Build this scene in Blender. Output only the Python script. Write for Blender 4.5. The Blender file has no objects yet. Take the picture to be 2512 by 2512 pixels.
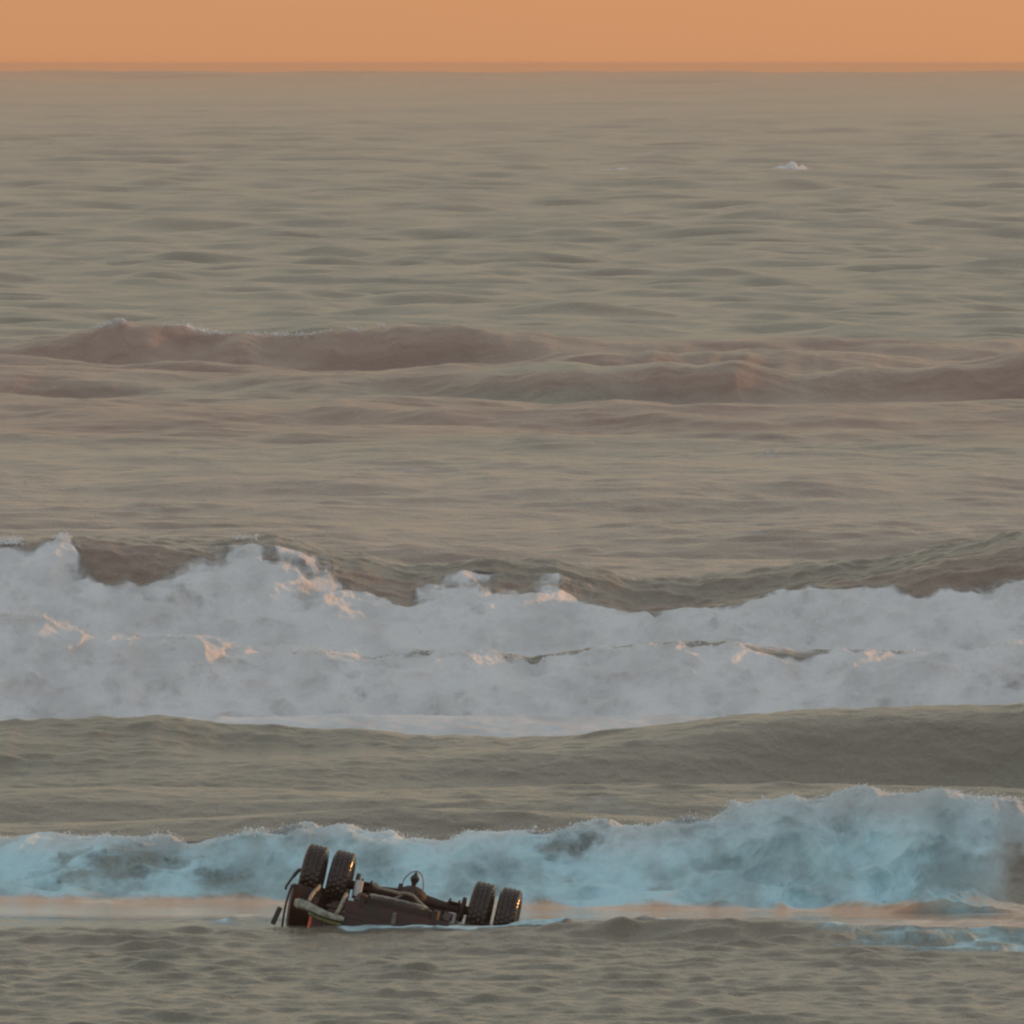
import bpy, bmesh, math, random
import numpy as np
from mathutils import Vector, Matrix

# ------------------------------------------------------------------ camera, sky, sun, exposure
S = bpy.context.scene
COL = S.collection
R = math.radians
CAM_H = 10.1                       # eye height above the water (top of the dune)
FPX = 31050.0 / 2512.0             # focal length in picture widths
PITCH = (1256 - 155) / 31050.0

cam_d = bpy.data.cameras.new('camera')
cam_d.sensor_width = 36; cam_d.sensor_height = 36; cam_d.sensor_fit = 'HORIZONTAL'
cam_d.lens = 36 * FPX
cam_d.clip_start = 1.0; cam_d.clip_end = 40000
cam = bpy.data.objects.new('camera', cam_d); COL.objects.link(cam)
cam.location = (0, 0, CAM_H)
cam.rotation_euler = (math.pi / 2 - math.atan(PITCH), 0, 0)
S.camera = cam

SUN_AZ, SUN_EL = R(55), R(5.6)     # azimuth from +Y (seaward) towards +X
w = bpy.data.worlds.new("World"); S.world = w; w.use_nodes = True
nt = w.node_tree; nt.nodes.clear()
def N(nt, typ, **kw):
    n = nt.nodes.new(typ)
    for k, v in kw.items(): setattr(n, k, v)
    return n
wo = N(nt, 'ShaderNodeOutputWorld')
sky = N(nt, 'ShaderNodeTexSky', sky_type='NISHITA')
sky.sun_disc = False; sky.sun_elevation = SUN_EL; sky.sun_rotation = SUN_AZ
bgA = N(nt, 'ShaderNodeBackground'); bgA.inputs['Strength'].default_value = 0.05
nt.links.new(sky.outputs[0], bgA.inputs['Color'])
tc = N(nt, 'ShaderNodeTexCoord'); sp = N(nt, 'ShaderNodeSeparateXYZ')
nt.links.new(tc.outputs['Generated'], sp.inputs[0])
def ramp(stops):
    r = N(nt, 'ShaderNodeValToRGB')
    e = r.color_ramp.elements
    while len(e) > 1: e.remove(e[-1])
    e[0].position = stops[0][0]; e[0].color = (*stops[0][1], 1)
    for p, c in stops[1:]:
        q = e.new(p); q.color = (*c, 1)
    return r
# hazy dusk sky: warm band over the sea, cooling upwards; cool blue on the landward side
west = ramp([(0.0, (0.44, 0.190, 0.108)), (0.03, (0.43, 0.20, 0.120)), (0.08, (0.48, 0.335, 0.215)), (0.16, (0.43, 0.39, 0.29)),
             (0.30, (0.415, 0.39, 0.305)), (0.5, (0.385, 0.375, 0.33)), (1.0, (0.32, 0.37, 0.39))])
east = ramp([(0.0, (0.46, 0.44, 0.44)), (0.15, (0.48, 0.50, 0.52)), (0.45, (0.41, 0.46, 0.49)), (1.0, (0.32, 0.37, 0.39))])
nt.links.new(sp.outputs['Z'], west.inputs[0]); nt.links.new(sp.outputs['Z'], east.inputs[0])
mr = N(nt, 'ShaderNodeMapRange', interpolation_type='SMOOTHSTEP')
mr.inputs['From Min'].default_value = 0.35; mr.inputs['From Max'].default_value = -0.35
nt.links.new(sp.outputs['Y'], mr.inputs['Value'])
mx = N(nt, 'ShaderNodeMix', data_type='RGBA')
nt.links.new(mr.outputs[0], mx.inputs['Factor']); nt.links.new(west.outputs[0], mx.inputs['A']); nt.links.new(east.outputs[0], mx.inputs['B'])
bgB = N(nt, 'ShaderNodeBackground'); bgB.inputs['Strength'].default_value = 0.95
nt.links.new(mx.outputs['Result'], bgB.inputs['Color'])
ad = N(nt, 'ShaderNodeAddShader')
nt.links.new(bgA.outputs[0], ad.inputs[0]); nt.links.new(bgB.outputs[0], ad.inputs[1])
nt.links.new(ad.outputs[0], wo.inputs['Surface'])

sd = bpy.data.lights.new('sun', 'SUN'); sd.energy = 2.0; sd.angle = R(0.5); sd.color = (1.0, 0.42, 0.12)
sun = bpy.data.objects.new('sun', sd); COL.objects.link(sun)
dvec = Vector((math.sin(SUN_AZ) * math.cos(SUN_EL), math.cos(SUN_AZ) * math.cos(SUN_EL), math.sin(SUN_EL)))
sun.rotation_euler = dvec.to_track_quat('Z', 'Y').to_euler()

S.view_settings.view_transform = 'Standard'; S.view_settings.look = 'None'
S.view_settings.exposure = 0.14; S.view_settings.gamma = 1.0
S.render.engine = 'CYCLES'
S.cycles.use_denoising = True
S.cycles.max_bounces = 5
S.cycles.volume_bounces = 0
S.cycles.pixel_filter_type = 'BLACKMAN_HARRIS'
S.cycles.filter_width = 2.3

# ------------------------------------------------------------------ noise
rng = np.random.RandomState(7)
PERM = np.tile(rng.permutation(256), 3).astype(np.int32)
_g = rng.normal(size=(256, 3)); _g /= np.linalg.norm(_g, axis=1)[:, None]
GR = _g.astype(np.float32)
def perlin(x, y, z):
    xi = np.floor(x).astype(np.int32); yi = np.floor(y).astype(np.int32); zi = np.floor(z).astype(np.int32)
    xf = (x - xi).astype(np.float32); yf = (y - yi).astype(np.float32); zf = (z - zi).astype(np.float32)
    xi &= 255; yi &= 255; zi &= 255
    u = xf * xf * xf * (xf * (xf * 6 - 15) + 10); v = yf * yf * yf * (yf * (yf * 6 - 15) + 10); t = zf * zf * zf * (zf * (zf * 6 - 15) + 10)
    res = 0
    for dx in (0, 1):
        wx = u if dx else 1 - u
        for dy in (0, 1):
            wy = v if dy else 1 - v
            for dz in (0, 1):
                wz = t if dz else 1 - t
                h = PERM[PERM[PERM[xi + dx] + yi + dy] + zi + dz]
                g = GR[h]
                res = res + wx * wy * wz * (g[..., 0] * (xf - dx) + g[..., 1] * (yf - dy) + g[..., 2] * (zf - dz))
    return res * 1.6
def fbm(x, y, z, o=4, lac=2.03, gain=0.5):
    a = 1.0; s = 0; n = 0
    for i in range(o):
        s = s + a * perlin(x, y, z + 17.3 * i); n += a
        x = x * lac; y = y * lac; z = z * lac; a *= gain
    return s / n
def billow(x, y, z, o=5, lac=2.1, gain=0.52):
    a = 1.0; s = 0; n = 0
    for i in range(o):
        s = s + a * (1 - 2.2 * np.abs(perlin(x, y, z + 11.1 * i))); n += a
        x = x * lac; y = y * lac; z = z * lac; a *= gain
    return s / n
def sstep(a, b, x):
    t = np.clip((x - a) / (b - a), 0, 1)
    return t * t * (3 - 2 * t)
def interp(x, tab):
    t = np.array(tab, dtype=np.float64)
    return np.interp(x, t[:, 0], t[:, 1])

# ------------------------------------------------------------------ the sea, one sheet to the horizon
def grid_rows():
    kn = [(60, .6), (120, 1.5), (131, 16), (146, 16), (149, 16), (151.5, 45), (157.5, 45), (160, 14), (174, 12), (178, 20), (184, 16),
          (192, 16), (193.5, 40), (199, 40), (201, 14), (211, 14), (214, 30), (223, 30), (226, 6), (300, 4.0), (400, 3.2), (450, 2.5),
          (700, 1.2), (1200, .6), (2500, .2), (5000, .09), (12000, .045)]
    ys = np.linspace(0, 1, 400001); y = 60 * (12000 / 60) ** ys
    k = np.array(kn); rho = np.exp(np.interp(np.log(y), np.log(k[:, 0]), np.log(k[:, 1])))
    c = np.concatenate([[0], np.cumsum(0.5 * (rho[1:] + rho[:-1]) * np.diff(y))])
    n = int(c[-1])
    return np.interp(np.linspace(0, c[-1], n), c, y)
def grid_cols():
    du = 0.0809 / 1000
    a = np.arange(-0.055, 0.055, du)
    lo = [a[0]]; st = du
    while lo[-1] > -0.25: st = min(st * 1.07, .004); lo.append(lo[-1] - st)
    hi = [a[-1]]; st = du
    while hi[-1] < 0.55: st = min(st * 1.05, .004); hi.append(hi[-1] + st)
    return np.concatenate([lo[:0:-1], a, hi[1:]])
ROWS = grid_rows(); COLS = grid_cols()
nr, nc = len(ROWS), len(COLS)
print('sea grid', nr, nc, nr * nc)
dY = np.gradient(ROWS).astype(np.float32)[:, None]
Y0 = (ROWS.astype(np.float32)[:, None] + np.zeros((1, nc), np.float32))
X0 = (ROWS[:, None] * COLS[None, :]).astype(np.float32)

def waves(X, Y, lam0, lam1, amp, n, spread, seed, filt=True):
    r = np.random.RandomState(seed); out = np.zeros_like(X)
    ph = np.zeros_like(X)
    for i in range(n):
        lam = lam0 * (lam1 / lam0) ** r.rand()
        th = r.normal() * spread
        kx = 2 * math.pi / lam * math.sin(th); ky = 2 * math.pi / lam * math.cos(th)
        a = amp * math.sqrt(2 / n) * (lam / math.sqrt(lam0 * lam1)) ** 0.8
        p = r.rand() * 2 * math.pi
        if filt:
            f = 1 - sstep(0.18, 0.45, dY[:, 0] / lam)
            ok = np.nonzero(f > 1e-4)[0]
            if len(ok) < 4: continue
            j0, j = int(ok[0]), int(ok[-1]) + 1
        else:
            j0, j = 0, len(X); f = np.ones(j)
        out[j0:j] += (a * f[j0:j, None]).astype(np.float32) * np.sin(X[j0:j] * np.float32(kx) + Y[j0:j] * np.float32(ky) + np.float32(p))
    return out

Z = np.zeros_like(X0)
far = sstep(240, 420, Y0)
# offshore swell and wind sea
swell = waves(X0, Y0, 38, 75, 0.25, 14, R(13), 1)
sea2 = waves(X0, Y0, 8, 22, 0.150, 40, R(46), 2)
sea3 = waves(X0, Y0, 2.4, 8, 0.090, 54, R(48), 3)
long3 = waves(X0, Y0, 3.5, 9, 0.092, 16, R(13), 33)
dist = waves(X0, Y0, 90, 300, 1.3, 18, R(70), 34) * sstep(2500, 8000, Y0)
chop = waves(X0, Y0, 0.40, 1.25, 0.0165, 64, R(33), 4)
cc = np.clip(chop, -.05, .06); chop = chop + .12 * cc * cc / .0145 - .12 * .0145
rip = waves(X0, Y0, 0.22, 0.5, 0.0055, 36, R(55), 5)
Z += swell * far * sstep(400, 900, Y0) + sea2 * (0.22 + 0.78 * far) * sstep(155, 175, Y0) + dist + long3 * sstep(156, 161, Y0) * sstep(330, 240, Y0) * (1 - .7 * sstep(1, 4, X0) * sstep(176, 178.5, Y0) * sstep(186, 183, Y0))
Z *= 1 - .25 * sstep(330, 360, Y0) * sstep(480, 440, Y0)
patch = 0.75 + 0.55 * fbm(X0 * 0.16, Y0 * 0.05, X0 * 0 + 3.3, 2)
# ---- the breakers: crest line y(x), crest height h(x), widths of face and back
def wob(x, s, a, seed): return a * fbm(x * s, x * 0 + seed, x * 0 + seed * 1.7, 3)
A_h = [(-6.31, 0.45), (-5.33, 0.48), (-4.35, 0.49), (-3.7, 0.54), (-3.17, 0.61), (-2.65, 0.67), (-2.26, 0.61), (-1.74, 0.54), (-1.08, 0.49), (-0.43, 0.52), (0.22, 0.59), (0.81, 0.69), (1.4, 0.61), (1.92, 0.68), (2.51, 0.83), (3.16, 0.92), (3.68, 1.0), (4.14, 1.03), (4.66, 0.98), (5.32, 0.95), (5.84, 0.92), (6.31, 0.82), (7.5, .5), (9.5, .28), (14, .3), (60, .3)]
B_h = [(-9, .5), (-7.4, 0.63), (-6.25, 0.65), (-5.1, 0.71), (-3.57, 0.58), (-1.27, 0.48), (1.03, 0.45), (2.56, 0.44), (3.71, 0.58), (5.62, 0.61), (7.4, 0.63), (12, .4), (20, .6), (30, .4)]
C_h = [(-12, .8), (-7.97, 1.18), (-7.47, 1.18), (-6.9, 1.13), (-6.32, 0.98), (-5.82, 1.0), (-5.33, 1.06), (-4.67, 1.0), (-4.01, 0.81), (-3.35, 0.85), (-2.19, 0.79), (-1.53, 0.9), (-0.87, 0.87), (-0.3, 0.85), (0.28, 0.71), (1.11, 0.81), (2.34, 0.94), (3.58, 0.94), (4.41, 0.85), (6.05, 0.94), (7.97, 1.06), (14, .7), (22, 1.0)]
D_h = [(-14, 1.2), (-8.94, 1.53), (-7.64, 1.69), (-6.16, 1.69), (-4.78, 1.67), (-4.13, 1.69), (-3.39, 1.49), (-2.65, 1.35), (-1.91, 1.21), (-1.07, 1.19), (-0.61, 1.23), (0.78, 1.21), (1.43, 1.07), (2.17, 0.88), (3.09, 0.93), (4.02, 1.07), (5.4, 1.39), (6.79, 1.67), (7.72, 1.9), (8.94, 2.18), (14, 1.6), (22, 1.1)]
D_f = [(-8.86, 1.56), (-7.67, 1.56), (-7.02, 1.01), (-6.2, 1.2), (-5.37, 1.56), (-4.73, 1.7), (-4.09, 1.66), (-3.36, 1.47), (-2.62, 1.11), (-1.89, 0.92), (-1.06, 1.15), (-0.61, 1.29), (-0.06, 1.15), (0.77, 1.15), (1.41, 1.01), (2.15, 0.56), (2.42, 0.45), (2.79, 0.6), (3.98, 0.65), (4.71, 0.92), (5.81, 0.92), (6.73, 0.83), (7.65, 0.83), (8.86, 1.11), (14, 1.2)]
def breaker(yc, h, wf, wb, plateau=0.25, base=0.0):
    """height field of one wave: steep face to the shore, long back"""
    s = yc - Y0
    P = np.where(s > 0, 0.5 + 0.5 * np.cos(np.pi * np.clip(s / wf, 0, 1)), np.exp(-(s / wb) ** 2))
    return (h * P).astype(np.float32), s
foam = np.zeros_like(X0); fresh = np.zeros_like(X0); lump = np.zeros_like(X0); slick = np.zeros_like(X0)
silt = np.zeros_like(X0)

# row of x for tables (per vertex)
def tabX(t): return interp(X0.ravel(), t).reshape(X0.shape).astype(np.float32)
def w1(s, a, seed):                       # 1-D wobble along x, evaluated cheaply on a lattice
    xs = np.linspace(-200, 400, 60001); v = wob(xs, s, a, seed)
    return lambda x: np.interp(x.ravel(), xs, v).reshape(x.shape).astype(np.float32)
def band(y0, y1): 
    return slice(int(np.searchsorted(ROWS, y0)), int(np.searchsorted(ROWS, y1)))

full = (X0, Y0)
def put(b, fn):
    """run fn on a band of rows only"""
    global X0, Y0
    sx, sy = X0, Y0
    X0, Y0 = full[0][b], full[1][b]
    try: fn(b)
    finally: X0, Y0 = sx, sy

def wave_A(b):
    h = tabX(A_h) + w1(2.2, .07, 2.2)(X0) + .10 * sstep(0, 6, X0)
    wf = 2.3 + 0.8 * h
    yc = tabX([(-40, 153.4), (-6.3, 153.3), (0, 152.3), (6.3, 150.7), (40, 151)]) + wf + w1(.35, .30, 1.1)(X0)
    z, s = breaker(yc, h, wf, 3.2)
    Z[b] += z - .05 * np.exp(-((s - wf) / 1.5) ** 2)
    n = fbm(X0 * 1.3, Y0 * .8, X0 * 0 + 5.5, 4)
    edge = sstep(wf + .75, wf + .3, s + .30 * n) * sstep(-0.75, -0.05, s + .5 * n)
    edge = edge * (1 - .75 * np.exp(-((X0 - 6.15 - .3 * n) / .42) ** 2) * sstep(.2, .6, s / wf + .3 * n))
    foam[b] = np.maximum(foam[b], edge); fresh[b] = np.maximum(fresh[b], edge * (1 - .65 * sstep(wf * .55, -.1, s + .6 * n)))
    lump[b] = np.maximum(lump[b], edge * (0.55 + 0.45 * np.clip(h, 0, 1)))
    # trailing foam streaks behind the crest
    st = sstep(.12, .5, fbm(X0 * .5, Y0 * .35, X0 * 0 + 9.1, 5)) * sstep(-9, -1.0, s) * (s < 0)
    foam[b] = np.maximum(foam[b], .6 * st)
put(band(140, 172), wave_A)

def wave_B(b):
    yc = 183 + w1(.12, 1.2, 3.1)(X0)
    h = tabX(B_h) + w1(1.2, .03, 4.2)(X0)
    right = sstep(1.0, 4.5, X0); h = h * (.50 + .50 * sstep(-.5, 3.5, X0) + .2 * sstep(-3.5, -6, X0)) + w1(1.4, .07, 44.4)(X0)
    wf = 4.0 - 1.0 * right
    z, s = breaker(yc, h, wf, 4.5)
    Z[b] += z - .25 * right * np.exp(-((s - wf * 1.3) / 2) ** 2)
    st = sstep(.25, .5, fbm(X0 * .45, Y0 * .3, X0 * 0 + 19.1, 5)) * (1 - right)
    foam[b] = np.maximum(foam[b], .5 * st * sstep(8, 2, np.abs(s)))
put(band(168, 196), wave_B)

def wave_C(b):
    yc = 197.0 + w1(.2, .9, 6.1)(X0)
    h = tabX(C_h) + w1(1.6, .09, 5.2)(X0)
    wf = 3.4 + 0 * h
    z, s = breaker(yc, h, wf, 3.4)
    Z[b] += z
    n = fbm(X0 * .9, Y0 * .6, X0 * 0 + 25.5, 4)
    edge = sstep(wf + 9., wf + 3, s + .9 * n) * sstep(-1.6, -0.4, s + 1.3 * n)
    foam[b] = np.maximum(foam[b], edge)
    lump[b] = np.maximum(lump[b], edge * sstep(wf + 2, wf, s))
    st = sstep(-.25, .15, fbm(X0 * .35, Y0 * .25, X0 * 0 + 39.1, 5)) * (s < -.4)
    foam[b] = np.maximum(foam[b], .75 * st)
put(band(184, 214), wave_C)

def wave_D(b):
    yc = 221 + w1(.1, 1.2, 8.1)(X0)
    h = tabX(D_h) * (1 - .10 * sstep(3.5, 7, X0))
    h = h + w1(1.1, .09, 7.2)(X0)
    wf = 6.0 + 1.6 * h * 0
    z, s = breaker(yc, h, wf, 9.0)
    Z[b] += z
    zf = tabX(D_f) + w1(2.0, .16, 9.2)(X0)
    n = fbm(X0 * 1.1, Y0 * .6, z * 1.5 + 55.5, 4)
    edge = sstep(wf + 6, wf + 2, s + .6 * n) * sstep(.16, -.16, z - zf + .30 * n) * (s > -.6)
    foam[b] = np.maximum(foam[b], edge)
    lump[b] = np.maximum(lump[b], edge * sstep(wf + 2, wf, s) * .95)
    st = sstep(.28, .5, fbm(X0 * .22 + Y0 * .05, Y0 * .16, X0 * 0 + 49.1, 5)) * (s < -.4) * sstep(-22, -2, s)
    foam[b] = np.maximum(foam[b], .65 * st)
    silt[b] = np.maximum(silt[b], .5 * (1 - edge) * (s > 0) * sstep(8, 5, s))
put(band(205, 260), wave_D)

def swells_E(b):
    silt[b] = np.maximum(silt[b], sstep(325, 350, Y0) * sstep(455, 436, Y0) * sstep(-.45, .15, fbm(X0 * .08, Y0 * .03, X0 * 0 + 5, 3) + .12))
    for yc0, tab, wf, wb, sd in ((430, [(-30, .5), (-17.39, .35), (-15.23, .5), (-13.43, .99), (-10.19, .87), (-6.59, .87), (-3.71, .99), (.61, .75), (1.51, .5), (4.21, .4), (40, .5)], 7, 14, 1),
                                 (415, [(-30, .5), (-12, .4), (-5, .2), (-.28, .35), (2.35, .75), (7.6, .8), (11.1, .7), (13.7, .4), (16.9, .5), (40, .6)], 6, 12, 2),
                                 (393, [(-30, .6), (-14, .5), (-9, .2), (-7.7, .3), (-1.92, .5), (.56, .7), (3.87, .95), (7.2, .9), (8.8, .6), (12.1, .5), (15.9, .95), (30, .3)], 6, 12, 3),
                                 (362, [(-30, .5), (-7, .1), (-4.9, .34), (-3, .2), (.5, .1), (3, .3), (5, .2), (9, .1), (30, .5)], 5, 12, 4),
                                 (300, [(-30, .1), (30, .35)], 18, 14, 5), (262, [(-30, .3), (0, .1), (30, .3)], 16, 12, 6)):
        yc = yc0 + w1(.06, 7, 11.1 * sd)(X0) + w1(.4, 2.2, 5.1 * sd)(X0)
        z, s = breaker(yc, tabX(tab) * (1 + w1(.5, .3, 3.3 * sd)(X0)), wf, wb)
        Z[b] += z * 1.12 - .55 * tabX(tab) * np.exp(-((s - wf * 1.3) / 7) ** 2)
        silt[b] = np.maximum(silt[b], sstep(0, 2, s) * sstep(wf, wf * .5, s) * np.clip(z * 2, 0, 1))
        if sd == 1:
            f = .75 * sstep(-.25, .35, fbm(X0 * .6, Y0 * .1, X0 * 0 + 71, 3)) * np.exp(-((s + .3) / 1.0) ** 2) * sstep(-14.5, -13.4, X0) * sstep(-3, -8, X0)
            foam[b] = np.maximum(foam[b], f); Z[b] += .30 * f * np.clip(.5 + 1.2 * perlin(X0 * 1.5, Y0 * .5, X0 * 0 + 8), 0, 1.2)
put(band(235, 470), swells_E)

def ridge_F(b):
    yc = 146.2 + w1(.5, .5, 13.1)(X0)
    h = tabX([(-8, .0), (-1.6, .02), (-.4, .045), (.5, .12), (1.13, .17), (2.23, .20), (3.27, .17), (4.2, .10), (6, .06), (12, .1), (20, 0)]) + w1(1.6, .02, 14)(X0)
    z, s = breaker(yc, h, 1.2, 1.2)
    Z[b] += z
    n = fbm(X0 * 1.6, Y0 * .7, X0 * 0 + 65.5, 4)
    f = sstep(3.0, 4.4, X0 + 1.0 * n - .55 * (s - .8)) * sstep(3.0, 2.0, s + .7 * n) * sstep(-.6, .1, s + .5 * n)
    foam[b] = np.maximum(foam[b], f * (.45 + .4 * sstep(-.2, .3, fbm(X0 * 2, Y0, X0 * 0 + 3, 4)))); fresh[b] = np.maximum(fresh[b], f); lump[b] = np.maximum(lump[b], .18 * f)
    # wash of foam round and before the wreck
    g = sstep(.02, .35, fbm(X0 * .8, Y0 * .7, X0 * 0 + 77, 4) + .55 * np.exp(-((Y0 - 147.2) / .55) ** 2) * sstep(-2.6, -1.8, X0) * sstep(1.2, .2, X0) - .12) * np.exp(-((Y0 - 147.2) / .9) ** 2) * sstep(-3.2, -2.4, X0) * sstep(3.6, 1.6, X0) * 1.5
    g = np.clip(g, 0, 1); Z[b] += .012 * g
    g2 = sstep(.0, .3, fbm(X0 * 1.2, Y0 * .7, X0 * 0 + 87, 4) + .25) * np.exp(-((X0 + 3.3) / .35) ** 2 - ((Y0 - 149) / 1.1) ** 2)
    g = np.maximum(g, g2)
    foam[b] = np.maximum(foam[b], g); fresh[b] = np.maximum(fresh[b], g); lump[b] = np.maximum(lump[b], .22 * g)
put(band(140, 151), ridge_F)

calmB = 1 - .5 * sstep(1, 4, X0) * sstep(176, 178.5, Y0) * sstep(185, 183, Y0)
calmE = 1 - .15 * sstep(330, 360, Y0) * sstep(480, 440, Y0)
# chop, with the thin smooth sheet of backwash left glassy before the near breaker
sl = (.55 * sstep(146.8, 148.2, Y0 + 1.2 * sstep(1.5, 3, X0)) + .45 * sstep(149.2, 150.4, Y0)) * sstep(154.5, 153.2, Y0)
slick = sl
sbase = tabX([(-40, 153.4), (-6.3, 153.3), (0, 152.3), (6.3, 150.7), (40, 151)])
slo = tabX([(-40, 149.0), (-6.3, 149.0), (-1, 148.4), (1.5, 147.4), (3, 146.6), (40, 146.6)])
sky_sheen = sstep(slo, slo + 2.2, Y0) * sstep(sbase + .35, sbase + .1, Y0)  # mask of the peach sky reflection painted on the flat sheet
rough = (1 - .97 * sl)
Z += (sea3 * (0.20 + 0.65 * sstep(230, 400, Y0)) * sstep(150, 165, Y0) + sea3 * .10 * sstep(152, 140, Y0)) * patch * calmB * calmE
Z += (np.interp(Y0 - sbase, [-5, -2.4, 0, .6, 3.5], [0, -.04, .05, .055, 0])).astype(np.float32)
Z += (1 - .5 * sstep(155, 160, Y0) * sstep(195, 185, Y0)) * (chop * rough * patch + rip * rough) * (.35 + .65 * calmB)

# whitecap far out, and a few small ones
for (x, y, w_, d, h) in ((26.4, 1200, 1.8, 3.5, .95), (20, 1200, 4.5, 2.5, .12), (11.5, 1204, 3, 2, .06)):
    b = band(y - 20, y + 20)
    q = np.exp(-((X0[b] - x) / w_) ** 2 - ((Y0[b] - y) / d) ** 2) * np.clip(1.0 + .8 * perlin(X0[b] * 1.3, Y0[b] * .25, X0[b] * 0 + 3), .75, 1.3)
    foam[b] = np.maximum(foam[b], np.clip(q * 1.6, 0, 1)); Z[b] += h * np.clip(q, 0, 1.2)
# thin residual foam lines drifting on the surf zone
b = band(150, 330)
xx, yy = X0[b], Y0[b]
wx = .8 * perlin(xx * .2, yy * .1, xx * 0 + 2)
st = 1 - np.abs(perlin(xx * .28 + wx, yy * .30 + wx, xx * 0 + 91)) * 5
st = sstep(.3, 1, st) * sstep(-.1, .4, fbm(xx * .2, yy * .1, xx * 0 + 95, 3)) * sstep(156, 162, yy) * calmB[b]
foam[b] = np.maximum(foam[b], .50 * st)

# ---- rolling foam: push the face out in billows
for b in (band(150.5, 160.5), band(190, 203), band(212, 225), band(143, 150)):
    L = lump[b]
    if L.max() < .01: continue
    x, y, z = X0[b], Y0[b], Z[b]
    warp = .25 * perlin(x * 1.1, z * 1.6, y * .4 + 3)
    bb = billow(x * .95 + warp, y * .55, z * 1.7 + warp, 5, 2.0, .42)
    fine = fbm(x * 6, y * 3, z * 7, 3)
    big = fbm(x * .7, y * .3, z * 1.1 + 41, 2)
    aA = 1.3 if b.stop < 1e9 and Y0[b].mean() < 165 else 1.0
    disp = aA * L * (0.25 * bb + .16 * big + .012 * fine)
    Z[b] += disp * .62
    Y0[b] = y - disp * 1.15
    X0[b] = x + L * .10 * perlin(x * 1.7, y * .6, z * 2.4 + 31)
    # thinner foam in the hollows lets the water show
    hol = sstep(.16, -.30, fbm(x * .75, y * .5, z * 1.7 + 7, 5) + .22 * bb)
    foam[b] *= 1 - (.50 if aA > 1 else .24) * hol * np.clip(L * 1.5, 0, 1)

co = np.empty((nr, nc, 3), np.float32)
co[..., 0] = X0; co[..., 1] = Y0; co[..., 2] = Z
me = bpy.data.meshes.new('sea')
me.vertices.add(nr * nc); me.vertices.foreach_set('co', co.ravel())
i = np.arange(nr * nc, dtype=np.int32).reshape(nr, nc)
q = np.stack([i[:-1, :-1], i[:-1, 1:], i[1:, 1:], i[1:, :-1]], -1).reshape(-1)
nf = (nr - 1) * (nc - 1)
me.loops.add(nf * 4); me.loops.foreach_set('vertex_index', q)
me.polygons.add(nf); me.polygons.foreach_set('loop_start', np.arange(0, nf * 4, 4, dtype=np.int32))
me.polygons.foreach_set('use_smooth', np.ones(nf, bool))
me.update(calc_edges=True)
for nm, arr in (('foam', foam), ('fresh', fresh), ('slick', slick), ('silt', silt), ('sky_sheen', sky_sheen), ('milky', (sstep(215, 240, Y0) * sstep(350, 290, Y0)).astype(np.float32))):
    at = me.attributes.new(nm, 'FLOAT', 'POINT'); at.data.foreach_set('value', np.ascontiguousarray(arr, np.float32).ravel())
sea = bpy.data.objects.new('sea', me); COL.objects.link(sea); sea['kind'] = 'structure'

# ------------------------------------------------------------------ materials
def mat(name):
    m = bpy.data.materials.new(name); m.use_nodes = True
    nt = m.node_tree; nt.nodes.clear()
    o = N(nt, 'ShaderNodeOutputMaterial'); p = N(nt, 'ShaderNodeBsdfPrincipled')
    nt.links.new(p.outputs[0], o.inputs['Surface'])
    return m, nt, p
def noise(nt, vec, scale, detail=4, rough=.55):
    n = N(nt, 'ShaderNodeTexNoise'); n.inputs['Scale'].default_value = scale
    n.inputs['Detail'].default_value = detail; n.inputs['Roughness'].default_value = rough
    nt.links.new(vec, n.inputs['Vector']); return n
def mixc(nt, fac, a, b):
    m = N(nt, 'ShaderNodeMix', data_type='RGBA')
    for s_, v in (('Factor', fac), ('A', a), ('B', b)):
        if hasattr(v, 'is_output'): nt.links.new(v, m.inputs[s_])
        else: m.inputs[s_].default_value = v if s_ == 'Factor' else (*v, 1)
    return m.outputs['Result']
def mrange(nt, v, a, b, c=0, d=1, smooth=True):
    m = N(nt, 'ShaderNodeMapRange'); m.interpolation_type = 'SMOOTHSTEP' if smooth else 'LINEAR'
    nt.links.new(v, m.inputs['Value'])
    for k, x in zip(('From Min', 'From Max', 'To Min', 'To Max'), (a, b, c, d)): m.inputs[k].default_value = x
    return m.outputs[0]
def math_(nt, op, a, b=None):
    m = N(nt, 'ShaderNodeMath', operation=op)
    for k, v in enumerate((a, b)):
        if v is None: continue
        if hasattr(v, 'is_output'): nt.links.new(v, m.inputs[k])
        else: m.inputs[k].default_value = v
    return m.outputs[0]

m, nt, p = mat('sea_water')
geo = N(nt, 'ShaderNodeNewGeometry')
def attr(nm):
    a = N(nt, 'ShaderNodeAttribute'); a.attribute_name = nm; return a.outputs['Fac']
pos = geo.outputs['Position']
mp = N(nt, 'ShaderNodeMapping'); mp.inputs['Scale'].default_value = (1, .35, 1); nt.links.new(pos, mp.inputs[0])
n1 = noise(nt, mp.outputs[0], 3.2, 6, .62).outputs['Fac']
n2 = noise(nt, mp.outputs[0], .12, 4).outputs['Fac']
n3 = noise(nt, mp.outputs[0], 1.1, 5, .6).outputs['Fac']
fm = math_(nt, 'ADD', attr('foam'), math_(nt, 'MULTIPLY', math_(nt, 'SUBTRACT', n1, .5), .75))
fm = mrange(nt, fm, .18, .85)
fm = math_(nt, 'MULTIPLY', fm, mrange(nt, attr('foam'), .02, .2))
water = mixc(nt, mrange(nt, n2, .35, .65), (.172, .150, .110), (.205, .170, .130))
water = mixc(nt, attr('silt'), water, (.250, .146, .112))
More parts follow.
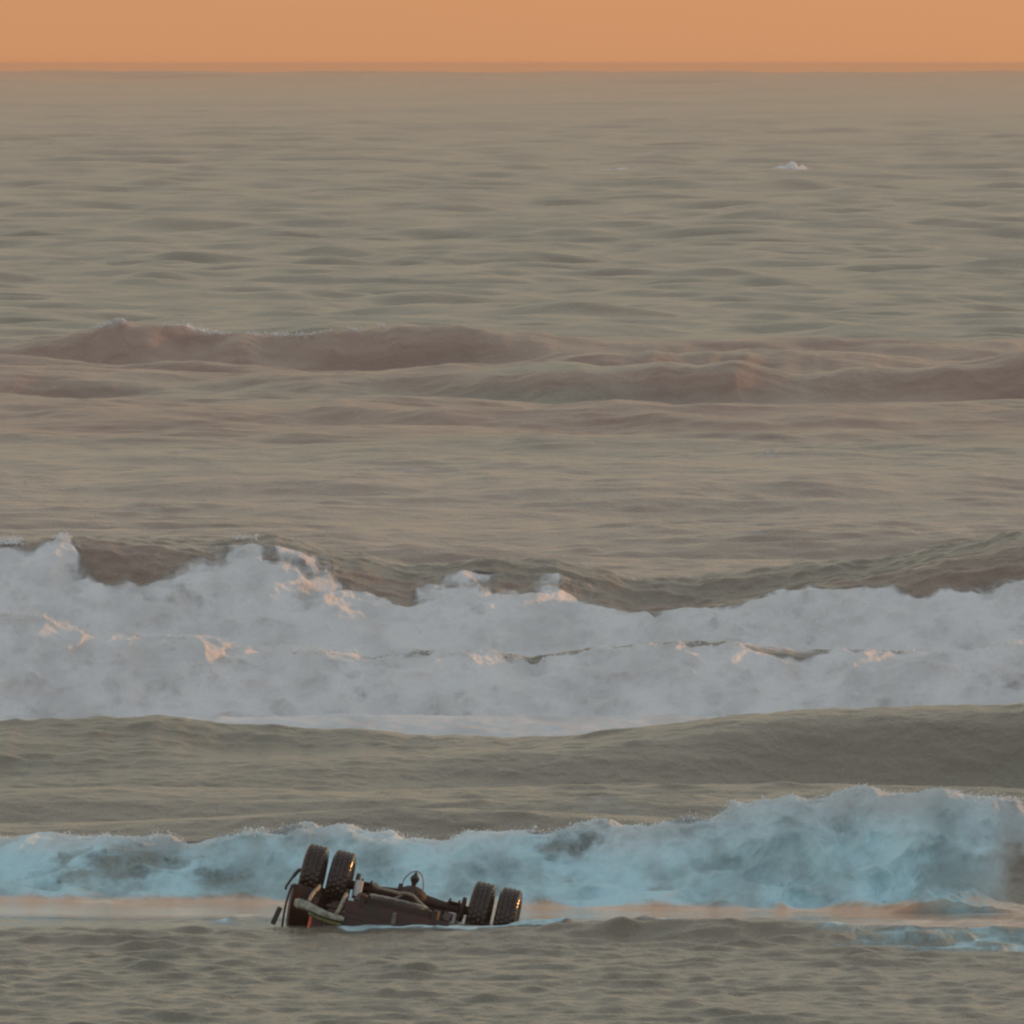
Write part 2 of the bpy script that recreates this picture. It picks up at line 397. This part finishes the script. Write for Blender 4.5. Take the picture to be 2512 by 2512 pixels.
water = mixc(nt, math_(nt, 'MULTIPLY', attr('milky'), mrange(nt, n2, .2, .6, .6, 1)), water, (.300, .218, .176))
sky_sheen = attr('sky_sheen')
water = mixc(nt, mrange(nt, math_(nt, 'ADD', sky_sheen, math_(nt, 'MULTIPLY', math_(nt, 'SUBTRACT', n3, .5), .5)), .25, .9), water, (.74, .52, .38))  # reflected dusk sky, put into the base colour as peach
n4 = noise(nt, mp.outputs[0], .55, 6, .6).outputs['Fac']
th = math_(nt, 'MULTIPLY', mrange(nt, n3, .30, .62), mrange(nt, n4, .34, .58, .45, 1))
fcol = mixc(nt, th, (.60, .575, .565), (.735, .705, .70))
fcol2 = mixc(nt, th, (.30, .38, .39), (.54, .74, .79))
fcol = mixc(nt, attr('fresh'), fcol, fcol2)
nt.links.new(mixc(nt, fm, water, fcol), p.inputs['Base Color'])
wr = mrange(nt, attr('slick'), 0, 1, .27, .05)
rr = N(nt, 'ShaderNodeMix', data_type='FLOAT'); nt.links.new(fm, rr.inputs['Factor']); nt.links.new(wr, rr.inputs['A']); rr.inputs['B'].default_value = .9
nt.links.new(rr.outputs['Result'], p.inputs['Roughness'])
p.inputs['IOR'].default_value = 1.33
sp_ = N(nt, 'ShaderNodeMix', data_type='FLOAT'); nt.links.new(fm, sp_.inputs['Factor']); nt.links.new(mrange(nt, math_(nt, 'MAXIMUM', attr('silt'), math_(nt, 'MULTIPLY', attr('milky'), .6)), 0, 1, .5, .34), sp_.inputs['A']); sp_.inputs['B'].default_value = .1
nt.links.new(sp_.outputs['Result'], p.inputs['Specular IOR Level'])
bp = N(nt, 'ShaderNodeBump'); bp.inputs['Distance'].default_value = .05; bp.inputs['Strength'].default_value = .4
nt.links.new(math_(nt, 'MULTIPLY', noise(nt, pos, 9, 5, .6).outputs['Fac'], math_(nt, 'ADD', fm, 0.35)), bp.inputs['Height'])
mp2 = N(nt, 'ShaderNodeMapping'); mp2.inputs['Scale'].default_value = (1, .6, 1); nt.links.new(pos, mp2.inputs[0])
bw = N(nt, 'ShaderNodeBump'); bw.inputs['Distance'].default_value = 1.0; bw.inputs['Strength'].default_value = 1.0
cs = noise(nt, mp2.outputs[0], .55, 7, .68).outputs['Fac']
calm = math_(nt, 'SUBTRACT', 1.0, math_(nt, 'MAXIMUM', fm, attr('slick')))
nt.links.new(math_(nt, 'MULTIPLY', math_(nt, 'MULTIPLY', cs, .30), calm), bw.inputs['Height'])
nt.links.new(bp.outputs[0], bw.inputs['Normal'])
nt.links.new(bw.outputs[0], p.inputs['Normal'])
me.materials.append(m)

def simple(name, c0, c1, rough=.5, scale=9, metal=0, spec=.5, r1=None, bump=.3):
    m, nt, p = mat(name)
    t = N(nt, 'ShaderNodeTexCoord')
    n = noise(nt, t.outputs['Object'], scale, 6, .65).outputs['Fac']
    nt.links.new(mixc(nt, mrange(nt, n, .35, .68), c0, c1), p.inputs['Base Color'])
    nt.links.new(mrange(nt, n, .3, .7, rough, r1 if r1 is not None else rough * 1.5, False), p.inputs['Roughness'])
    p.inputs['Metallic'].default_value = metal; p.inputs['Specular IOR Level'].default_value = spec
    b = N(nt, 'ShaderNodeBump'); b.inputs['Distance'].default_value = .01; b.inputs['Strength'].default_value = bump
    nt.links.new(n, b.inputs['Height']); nt.links.new(b.outputs[0], p.inputs['Normal'])
    return m
RUB = simple('wet_rubber', (.026, .014, .009), (.048, .026, .017), .17, 14, r1=.25, spec=.5, bump=.04)
RIM = simple('rim_steel', (.16, .13, .11), (.30, .26, .22), .4, 10)
RUST = simple('rusty_underbody', (.030, .017, .012), (.075, .038, .024), .6, 12)
RED = simple('dark_red_paint', (.020, .011, .008), (.080, .016, .013), .28, 3.5, bump=.1)
CREAM = simple('scuffed_pale_steel', (.16, .15, .11), (.42, .41, .33), .35, 12)
OLIVE = simple('weedy_steel', (.12, .13, .04), (.2, .19, .08), .6, 12)
PIPE = simple('pale_pipe', (.20, .15, .11), (.36, .28, .20), .45, 20)
WHITE = simple('white_painted_steel', (.55, .50, .48), (.72, .66, .64), .4, 9)
BLACK = simple('black_plastic', (.03, .025, .022), (.05, .035, .03), .4, 9)
LAMP = simple('tail_lamp_plastic', (.75, .12, .05), (.85, .20, .08), .12, 5, bump=0)

# ------------------------------------------------------------------ spray torn off the crests
def spray(seed):
    r = np.random.RandomState(seed)
    cs, rs = [], []
    for (y0, y1, n, x0, x1, up, rad, back) in ((151.5, 158, 9000, -8, 9, .09, .0065, .3), (193, 200, 5000, -9, 10, .10, .008, .4), (214, 225, 3500, -10, 11, .12, .009, .8), (424, 436, 1500, -14.3, -2, .16, .014, 1.2)):
        b = band(y0, y1)
        zz = Z[b]; j = np.argmax(zz, axis=0)                 # crest of every column
        cx = X0[b][j, np.arange(nc)]; cy = Y0[b][j, np.arange(nc)]; cz = zz[j, np.arange(nc)]; cf = foam[b][j, np.arange(nc)]
        ok = (cx > x0) & (cx < x1)
        cx, cy, cz, cf = cx[ok], cy[ok], cz[ok], cf[ok]
        dens = np.clip(fbm(cx * 1.1, cx * 0 + seed, cx * 0, 3) * 1.5 + .45, .05, 1) * (cf > (.02 if y0 > 400 else .2))
        if dens.sum() <= 0: continue
        k = r.choice(len(cx), n, p=dens / dens.sum())
        hgt = r.exponential(1, n) * up * .33 * (0.4 + dens[k])
        cs.append(np.stack([cx[k] + r.normal(size=n) * .04, cy[k] + r.normal(size=n) * back * .5 - .05, cz[k] - .03 + hgt], 1))
        rs.append(rad * r.lognormal(0, .45, n) * np.exp(-hgt / (up * 1.2)))
    C = np.concatenate(cs); Rr = np.concatenate(rs)
    bm = bmesh.new(); bmesh.ops.create_icosphere(bm, subdivisions=1, radius=1)
    V = np.array([v.co[:] for v in bm.verts]); Fc = np.array([[v.index for v in f.verts] for f in bm.faces]); bm.free()
    n = len(C)
    sc = Rr[:, None] * (1 + .35 * r.normal(size=(n, 3)))
    co = C[:, None, :] + V[None] * sc[:, None, :] * (1 + .2 * r.normal(size=(n, len(V), 1)))
    fa = (Fc[None] + (np.arange(n) * len(V))[:, None, None]).reshape(-1, 3)
    me = bpy.data.meshes.new('sea_spray'); me.from_pydata(co.reshape(-1, 3).tolist(), [], fa.tolist())
    for p_ in me.polygons: p_.use_smooth = True
    m, nt, p = mat('spray'); p.inputs['Base Color'].default_value = (.74, .76, .76, 1); p.inputs['Roughness'].default_value = .8
    p.inputs['Specular IOR Level'].default_value = .1
    me.materials.append(m)
    o = bpy.data.objects.new('sea_spray', me); COL.objects.link(o); o['kind'] = 'stuff'
spray(5)

# ------------------------------------------------------------------ sea haze
HAZE = 0.00009
hm = bpy.data.materials.new('haze'); hm.use_nodes = True
hn = hm.node_tree; hn.nodes.clear()
ho = N(hn, 'ShaderNodeOutputMaterial'); hv = N(hn, 'ShaderNodeVolumePrincipled')
hv.inputs['Density'].default_value = HAZE; hv.inputs['Color'].default_value = (.93, .66, .49, 1); hv.inputs['Anisotropy'].default_value = 0.0
hn.links.new(hv.outputs[0], ho.inputs['Volume'])
hb = bmesh.new(); bmesh.ops.create_cube(hb, size=1)
for v in hb.verts: v.co = Vector((v.co.x * 15000, v.co.y * 12400 + 6000, 10.45 if v.co.z > 0 else -9.0))
hme = bpy.data.meshes.new('haze'); hb.to_mesh(hme); hb.free(); hme.materials.append(hm)
hz = bpy.data.objects.new('haze', hme); COL.objects.link(hz); hz['kind'] = 'stuff'

# ------------------------------------------------------------------ mesh helpers
def link(name, bm, m, parent, smooth=True):
    me = bpy.data.meshes.new(name); bmesh.ops.recalc_face_normals(bm, faces=bm.faces); bm.to_mesh(me); bm.free()
    if smooth:
        for f in me.polygons: f.use_smooth = True
        try: me.set_sharp_from_angle(angle=R(38))
        except Exception: pass
    me.materials.append(m)
    o = bpy.data.objects.new(name, me); COL.objects.link(o); o.parent = parent
    return o
def tube(bm, pts, r, seg=10, cap=True):
    pts = [Vector(p) for p in pts]; rings = []
    rs = r if isinstance(r, (list, tuple)) else [r] * len(pts)
    for k, p in enumerate(pts):
        t = (pts[min(k + 1, len(pts) - 1)] - pts[max(k - 1, 0)]).normalized()
        u = t.orthogonal().normalized() if k == 0 else (u - u.dot(t) * t).normalized()
        v = t.cross(u)
        rings.append([bm.verts.new(p + rs[k] * (math.cos(a) * u + math.sin(a) * v)) for a in [2 * math.pi * j / seg for j in range(seg)]])
    for a, b in zip(rings, rings[1:]):
        for j in range(seg): bm.faces.new((a[j], a[(j + 1) % seg], b[(j + 1) % seg], b[j]))
    if cap: bm.faces.new(rings[0]); bm.faces.new(rings[-1])
    return bm
def curve(pts, n=6):
    """Catmull-Rom through pts"""
    P = [Vector(p) for p in pts]; P = [2 * P[0] - P[1]] + P + [2 * P[-1] - P[-2]]; out = []
    for k in range(1, len(P) - 2):
        for j in range(n):
            t = j / n
            out.append(.5 * ((2 * P[k]) + (-P[k - 1] + P[k + 1]) * t + (2 * P[k - 1] - 5 * P[k] + 4 * P[k + 1] - P[k + 2]) * t * t + (-P[k - 1] + 3 * P[k] - 3 * P[k + 1] + P[k + 2]) * t ** 3))
    out.append(P[-2]); return out
def box(bm, c, s, rot=None, bev=.0):
    b = bmesh.new(); bmesh.ops.create_cube(b, size=1)
    for v in b.verts: v.co = Vector((v.co.x * s[0], v.co.y * s[1], v.co.z * s[2]))
    if bev: bmesh.ops.bevel(b, geom=b.edges[:], offset=bev, segments=2, affect='EDGES')
    M = Matrix.Translation(c) @ (rot.to_4x4() if rot else Matrix.Identity(4))
    for v in b.verts: v.co = M @ v.co
    t = bpy.data.meshes.new('t'); b.to_mesh(t); b.free(); bm.from_mesh(t); bpy.data.meshes.remove(t)
    return bm
def lathe(bm, prof, seg, axis='X', mod=None):
    """prof: (axial, radius) pairs"""
    rings = []
    for k in range(seg):
        a = 2 * math.pi * k / seg; ring = []
        for j, (x, r) in enumerate(prof):
            rr = r + (mod(j, k) if mod else 0)
            c, s_ = math.cos(a) * rr, math.sin(a) * rr
            ring.append(bm.verts.new((x, c, s_) if axis == 'X' else (c, s_, x)))
        rings.append(ring)
    for k in range(seg):
        a, b = rings[k], rings[(k + 1) % seg]
        for j in range(len(prof) - 1): bm.faces.new((a[j], a[j + 1], b[j + 1], b[j]))
    return bm

# ------------------------------------------------------------------ the wreck
wreck = bpy.data.objects.new('overturned_truck', None); COL.objects.link(wreck)
wreck['label'] = 'dark red pickup truck wreck lying upside down in the surf, paired rear tyres sticking up'
wreck['category'] = 'truck'
wreck.location = (-1.205, 148.45, .300)
wreck.rotation_mode = 'XYZ'
wreck.rotation_euler = (Matrix.Rotation(R(-5), 3, 'Z') @ Matrix.Rotation(R(12.3), 3, 'Y') @ Matrix.Rotation(R(-3.5), 3, 'X')).to_euler()

TR, TW = .372, .252
def tyre_mesh():
    bm = bmesh.new(); h = TW / 2
    prof = [(-h * .62, .225), (-h * .86, .25), (-h * .99, .30), (-h * .97, .335), (-h * .86, .358), (-h * .74, .368), (-h * .5, TR - .003),
            (-h * .46, TR - .012), (-h * .40, TR - .012), (-h * .36, TR), (-h * .06, TR), (-h * .03, TR - .012)]
    prof = prof + [(-a, r) for a, r in prof[::-1]]
    n = len(prof)
    def mod(j, k):
        side = j if j < n / 2 else n - 1 - j
        ph = k if j < n / 2 else k + 3
        if side in (5, 6): return (-.007 if (ph % 6) < 2 else .003)
        if side in (9, 10): return (-.005 if ((ph + 2) % 6) < 2 else .002)
        return 0
    lathe(bm, prof, 192, 'X', mod)
    return bm
tire_proto = rim_proto = None
for xx_, tilt in ((-1.170, 0), (-.845, 1.0), (.845, .5), (1.170, -.6)):
    s_ = 1 if xx_ > 0 else -1
    if tire_proto is None:
        t = link('wheel', tyre_mesh(), RUB, wreck); tire_proto = t
        bm = bmesh.new()
        lathe(bm, [(-.10, .235), (-.112, .228), (-.10, .215), (-.02, .20), (.02, .12), (.055, .11), (.055, .06), (.095, .055), (.095, .001)], 48)
        lathe(bm, [(.10, .235), (.112, .228), (.10, .215), (.02, .20)], 48)
        for k in range(8):
            a = 2 * math.pi * k / 8
            tube(bm, [(.05, math.cos(a) * .085, math.sin(a) * .085), (.075, math.cos(a) * .085, math.sin(a) * .085)], .011, 6)
        rim = link('rim', bm, RIM, t); rim_proto = rim
    else:
        t = tire_proto.copy(); COL.objects.link(t); t.parent = wreck
        rim = rim_proto.copy(); COL.objects.link(rim); rim.parent = t
    t.location = (xx_, 0, 0)
    t.rotation_euler = (random.Random(int(xx_ * 100)).random() * 2, R(tilt), math.pi * 0)

# rear axle with its differential
bm = bmesh.new()
tube(bm, [(-.98, 0, 0), (-.70, 0, 0), (-.42, 0, 0), (-.14, 0, .01), (.14, 0, .01), (.42, 0, 0), (.70, 0, 0), (.98, 0, 0)], [.055, .055, .05, .075, .075, .05, .055, .055], 20)
for s_ in (-1, 1):
    tube(bm, [(s_ * .62, 0, 0), (s_ * .66, 0, 0)], .15, 24)
axle = link('rear_axle', bm, RUST, wreck)
bm = bmesh.new()
bmesh.ops.create_uvsphere(bm, u_segments=28, v_segments=18, radius=1)
for v in bm.verts: v.co = Vector((v.co.x * .19, v.co.y * .20, v.co.z * .15)) + Vector((.03, -.02, .0))
for k in range(10):
    a = 2 * math.pi * k / 10
    tube(bm, [(.03 + math.cos(a) * .125, -.19, math.sin(a) * .10), (.03 + math.cos(a) * .125, -.155, math.sin(a) * .10)], .012, 6)
link('differential', bm, RUST, axle)
# drive shaft
bm = bmesh.new(); tube(bm, [(.02, .12, .0), (.02, .35, -.01), (.01, .42, -.01), (0, 2.9, -.1)], [.06, .05, .045, .045], 14)
link('drive_shaft', bm, RUST, wreck)
# leaf springs with their clamp plates
for s_ in (-1, 1):
    bm = bmesh.new()
    for k in range(4):
        L = .78 - .15 * k
        pts = [(-L + 2 * L * q_ / 12) for q_ in range(13)]
        for a, b in zip(pts, pts[1:]):
            za, zb = -.06 - .02 * k - .09 * (a / .78) ** 2, -.06 - .02 * k - .09 * (b / .78) ** 2
            d = Vector((0, b - a, zb - za))
            box(bm, (s_ * .53, (a + b) / 2, (za + zb) / 2), (.075, d.length * 1.01, .016), Matrix.Rotation(math.atan2(zb - za, b - a), 3, 'X'))
    sp1 = link('leaf_spring', bm, RUST, wreck, False)
    bm = bmesh.new()
    box(bm, (s_ * .53, 0, .062), (.15, .17, .02), None, .004)
    for dx in (-.055, .055):
        for dy in (-.06, .06):
            tube(bm, [(s_ * .53 + dx, dy, -.14), (s_ * .53 + dx, dy, .10)], .009, 6)
    link('clamp_plate', bm, RUST, sp1)
# frame rails and cross members
for s_ in (-1, 1):
    bm = bmesh.new()
    pts = [(-1.28, -.13), (-.75, -.13), (-.45, -.20), (.45, -.20), (.9, -.12), (3.2, -.12)]
    for (ya, za), (yb, zb) in zip(pts, pts[1:]):
        L = math.hypot(yb - ya, zb - za)
        box(bm, (s_ * .43, (ya + yb) / 2, (za + zb) / 2), (.07, L + .02, .15), Matrix.Rotation(math.atan2(zb - za, yb - ya), 3, 'X'), .006)
    link('frame_rail', bm, RUST, wreck)
for y_, z_, r_ in ((-1.18, -.13, .055), (-.62, -.17, .045), (.7, -.14, .05), (1.8, -.12, .05)):
    bm = bmesh.new(); box(bm, (0, y_, z_), (.80, r_ * 2, .12), None, .012); link('cross_member', bm, RUST, wreck)
# spare wheel slung flat under the bed
bm = bmesh.new()
prof = [(-.085, .2), (-.10, .25), (-.105, .31), (-.085, .355), (-.05, .372), (.05, .372), (.085, .355), (.105, .31), (.10, .25), (.085, .2), (.03, .18), (.03, .001)]
lathe(bm, prof, 64, 'Z', lambda j, k: (-.010 if (j in (3, 4, 5, 6) and (k + j) % 4 < 1) else 0))
for v in bm.verts: v.co += Vector((-.05, -.78, -.13))
link('spare_wheel', bm, RUB, wreck)
# fuel tank on one side
bm = bmesh.new(); box(bm, (-.12, .95, -.12), (.6, .8, .26), None, .06); link('fuel_tank', bm, BLACK, wreck)

# bed: floor, sides, tailgate, all upside down so that the rim points at the sea bed
bm = bmesh.new()
box(bm, (0, .0, -.265), (1.66, 2.5, .03))
for k in range(11): box(bm, (-.75 + .15 * k, 0, -.243), (.06, 2.46, .02), None, .004)
for y_ in (-.95, -.4, .4, .95): box(bm, (0, y_, -.225), (1.6, .07, .03), None, .004)
bed = link('cargo_bed', bm, RED, wreck, False)
for s_ in (-1, 1):
    bm = bmesh.new()
    n = 34; rowsz = [-.34, -.40, -.48, -.6, -.74, -.80]
    for side in (0, 1):
        vs = []
        for zi, z_ in enumerate(rowsz):
            row = []
            for k in range(n + 1):
                y_ = -1.27 + 2.54 * k / n
                dz = z_
                if zi < 2 and abs(y_) < .47:      # round wheel opening cut into the lower edge
                    dz = min(z_, -.0 - math.sqrt(max(0, .47 ** 2 - y_ ** 2)) * (1.0 if zi == 0 else 1.08))
                row.append(bm.verts.new((s_ * (.985 + .02 * math.sin((zi) * .7) - side * .045), y_, dz)))
            vs.append(row)
        for a, b in zip(vs, vs[1:]):
            for k in range(n): bm.faces.new((a[k], a[k + 1], b[k + 1], b[k]))
    box(bm, (s_ * .98, 0, -.815), (.08, 2.54, .03), None, .008)
    box(bm, (s_ * .965, -1.262, -.50), (.06, .03, .6), None, .008)
    link('bed_side', bm, RED, wreck)
    # bulging outer fender over the paired wheels
    bm = bmesh.new(); M_ = 22; prev = None
    for k in range(M_ + 1):
        a = math.pi * (k / M_)
        y_, z_ = -.60 * math.cos(a), -.12 - .62 * math.sin(a)
        y2, z2 = -.49 * math.cos(a), -.12 - .47 * math.sin(a)
        ring = [bm.verts.new((s_ * .99, y_ * 1.08, z_ * 1.03)), bm.verts.new((s_ * 1.16, y_ * 1.03, z_)), bm.verts.new((s_ * 1.30, y_, z_ * .96)),
                bm.verts.new((s_ * 1.335, (y_ + y2) / 2, (z_ + z2) / 2)), bm.verts.new((s_ * 1.335, y2, z2)), bm.verts.new((s_ * 1.31, y2, z2)), bm.verts.new((s_ * 1.0, y2, z2))]
        if prev:
            for j in range(6): bm.faces.new((prev[j], prev[j + 1], ring[j + 1], ring[j]))
        prev = ring
    fd = link('fender', bm, RED, wreck)
    if s_ < 0:
        bm = bmesh.new()
        tube(bm, curve([(-1.335, -.56, -.14), (-1.345, -.60, -.24), (-1.352, -.61, -.4), (-1.345, -.56, -.62), (-1.34, -.45, -.75)]), .013, 8)
        link('fender_trim', bm, RUST, fd)
# tail panels carrying the lamps, and the tailgate
bm = bmesh.new()
box(bm, (0, -1.30, -.52), (1.60, .045, .46), None, .012)
box(bm, (0, -1.327, -.50), (1.2, .012, .30), None, .006)
box(bm, (0, -1.33, -.36), (.24, .012, .07), None, .005)
link('tailgate', bm, RED, wreck)
bm = bmesh.new()
box(bm, (0, -1.25, -.225), (1.24, .05, .15), None, .012)
link('tail_sill', bm, RED, wreck)
for s_ in (-1, 1):
    bm = bmesh.new(); box(bm, (s_ * .90, -1.30, -.56), (.17, .05, .42), None, .012)
    tp = link('lamp_panel', bm, RED, wreck)
    bm = bmesh.new(); box(bm, (s_ * .97, -1.330, -.48 if s_ < 0 else -.36), (.035, .03, .20 if s_ < 0 else .14), None, .012)
    link('tail_lamp', bm, LAMP, tp)
# rear bumper: only the pale end is left, bent
bm = bmesh.new(); prev = None
for k in range(13):
    t = k / 12; x_ = -1.20 + .62 * t; z_ = -.31 - .075 * t + .010 * math.sin(t * 7); hh = .055 * (1 - .45 * t) * (1.1 if k not in (0, 12) else .7); yb = -1.43 + .05 * math.cos(t * 5) + (.09 if k == 0 else 0)
    ring = [bm.verts.new((x_, yb + dy, z_ + dz)) for dy, dz in ((.06, hh), (.0, hh), (-.03, hh * .5), (-.035, 0), (-.03, -hh * .6), (0, -hh), (.06, -hh))]
    if prev:
        for j in range(7): bm.faces.new((prev[j], prev[(j + 1) % 7], ring[(j + 1) % 7], ring[j]))
    else: bm.faces.new(ring)
    prev = ring
bm.faces.new(prev)
bump = link('bumper', bm, CREAM, wreck)
bm = bmesh.new()
tube(bm, curve([(-1.0, -1.45, -.395), (-.85, -1.455, -.43), (-.70, -1.45, -.445), (-.60, -1.44, -.45)]), [.02] * 18 + [.026], 8)
link('rubber_strip', bm, OLIVE, bump)
bm = bmesh.new(); tube(bm, curve([(-.66, -.9, -.10), (-.655, -1.15, -.16), (-.665, -1.38, -.28), (-.69, -1.42, -.36)]), .024, 8)
link('bumper_bracket', bm, PIPE, bump)
bm = bmesh.new(); tube(bm, curve([(-1.015, -.55, -.08), (-1.02, -.75, -.12), (-1.03, -1.1, -.18), (-1.03, -1.37, -.26)]), .022, 8)
link('bumper_bracket', bm, PIPE, bump)
# mud flaps
bm = bmesh.new(); box(bm, (-1.43, -.62, -.53), (.06, .02, .22), Matrix.Rotation(R(12), 3, 'Y'), .006); link('mud_flap', bm, BLACK, wreck)
# shock absorbers, pale paint
for s_, z0 in ((-1, .03), (1, -.10)):
    bm = bmesh.new(); x_ = -.60 if s_ < 0 else .55
    tube(bm, [(x_, -.22, z0 + .045), (x_ + .01, -.24, z0 - .14)], [.052, .048], 18)
    sh = link('shock_absorber', bm, WHITE, wreck)
    bm = bmesh.new(); tube(bm, [(x_ + .01, -.24, z0 - .13), (x_ + .02, -.27, z0 - .30)], [.03, .03], 12)
    link('shock_rod', bm, RIM, sh)
# brake pipes and anti-roll bar crossing the axle
bm = bmesh.new(); tube(bm, curve([(-.415, -.24, -.11), (-.28, -.26, -.10), (-.16, -.27, -.05), (-.07, -.27, .02)]), .016, 8); link('brake_pipe', bm, PIPE, wreck)
bm = bmesh.new(); tube(bm, curve([(-.42, -.18, .075), (-.36, -.21, .04), (-.22, -.24, .035), (-.06, -.27, .03)]), [.03]*7+[.02]*12, 8); link('brake_pipe', bm, PIPE, wreck)
bm = bmesh.new(); tube(bm, curve([(-.08, -.28, .045), (.04, -.29, .045), (.14, -.30, -.01), (.25, -.32, -.075), (.36, -.34, -.125), (.44, -.36, -.14)]), .020, 8); link('anti_roll_bar', bm, PIPE, wreck)
bm = bmesh.new(); tube(bm, [(-.02, -1.30, -.30), (-.02, -1.33, -.18)], [.03, .026], 10); link('hanger_bracket', bm, RIM, wreck)
# vent housing standing on the differential, with the loops of hose round it
bm = bmesh.new()
lathe(bm, [(.12, .028), (.16, .026), (.185, .034), (.21, .05), (.245, .054), (.265, .040), (.285, .024), (.31, .014), (.315, .001)], 20, 'Z')
for v in bm.verts: v.co += Vector((.02, -.06, 0))
vh = link('drain_valve', bm, BLACK, wreck)
bm = bmesh.new(); tube(bm, curve([(-.11, -.06, .10), (-.105, -.06, .19), (-.06, -.06, .275), (.02, -.06, .325), (.09, -.06, .29), (.125, -.06, .22), (.14, -.05, .13)]), .008, 6)
link('hose_loop', bm, PIPE, vh)
bm = bmesh.new(); tube(bm, [(-.125, -.06, .05), (-.125, -.06, .145)], [.034, .026], 10); link('hose_clamp', bm, BLACK, vh)
# torn hose hanging by the outer left tyre
bm = bmesh.new(); tube(bm, curve([(-1.30, .0, .045), (-1.34, -.05, .03), (-1.385, -.12, -.06), (-1.43, -.15, -.17), (-1.435, -.15, -.22)]), [.022] * 12 + [.015] * 13, 8)
link('torn_hose', bm, BLACK, wreck)
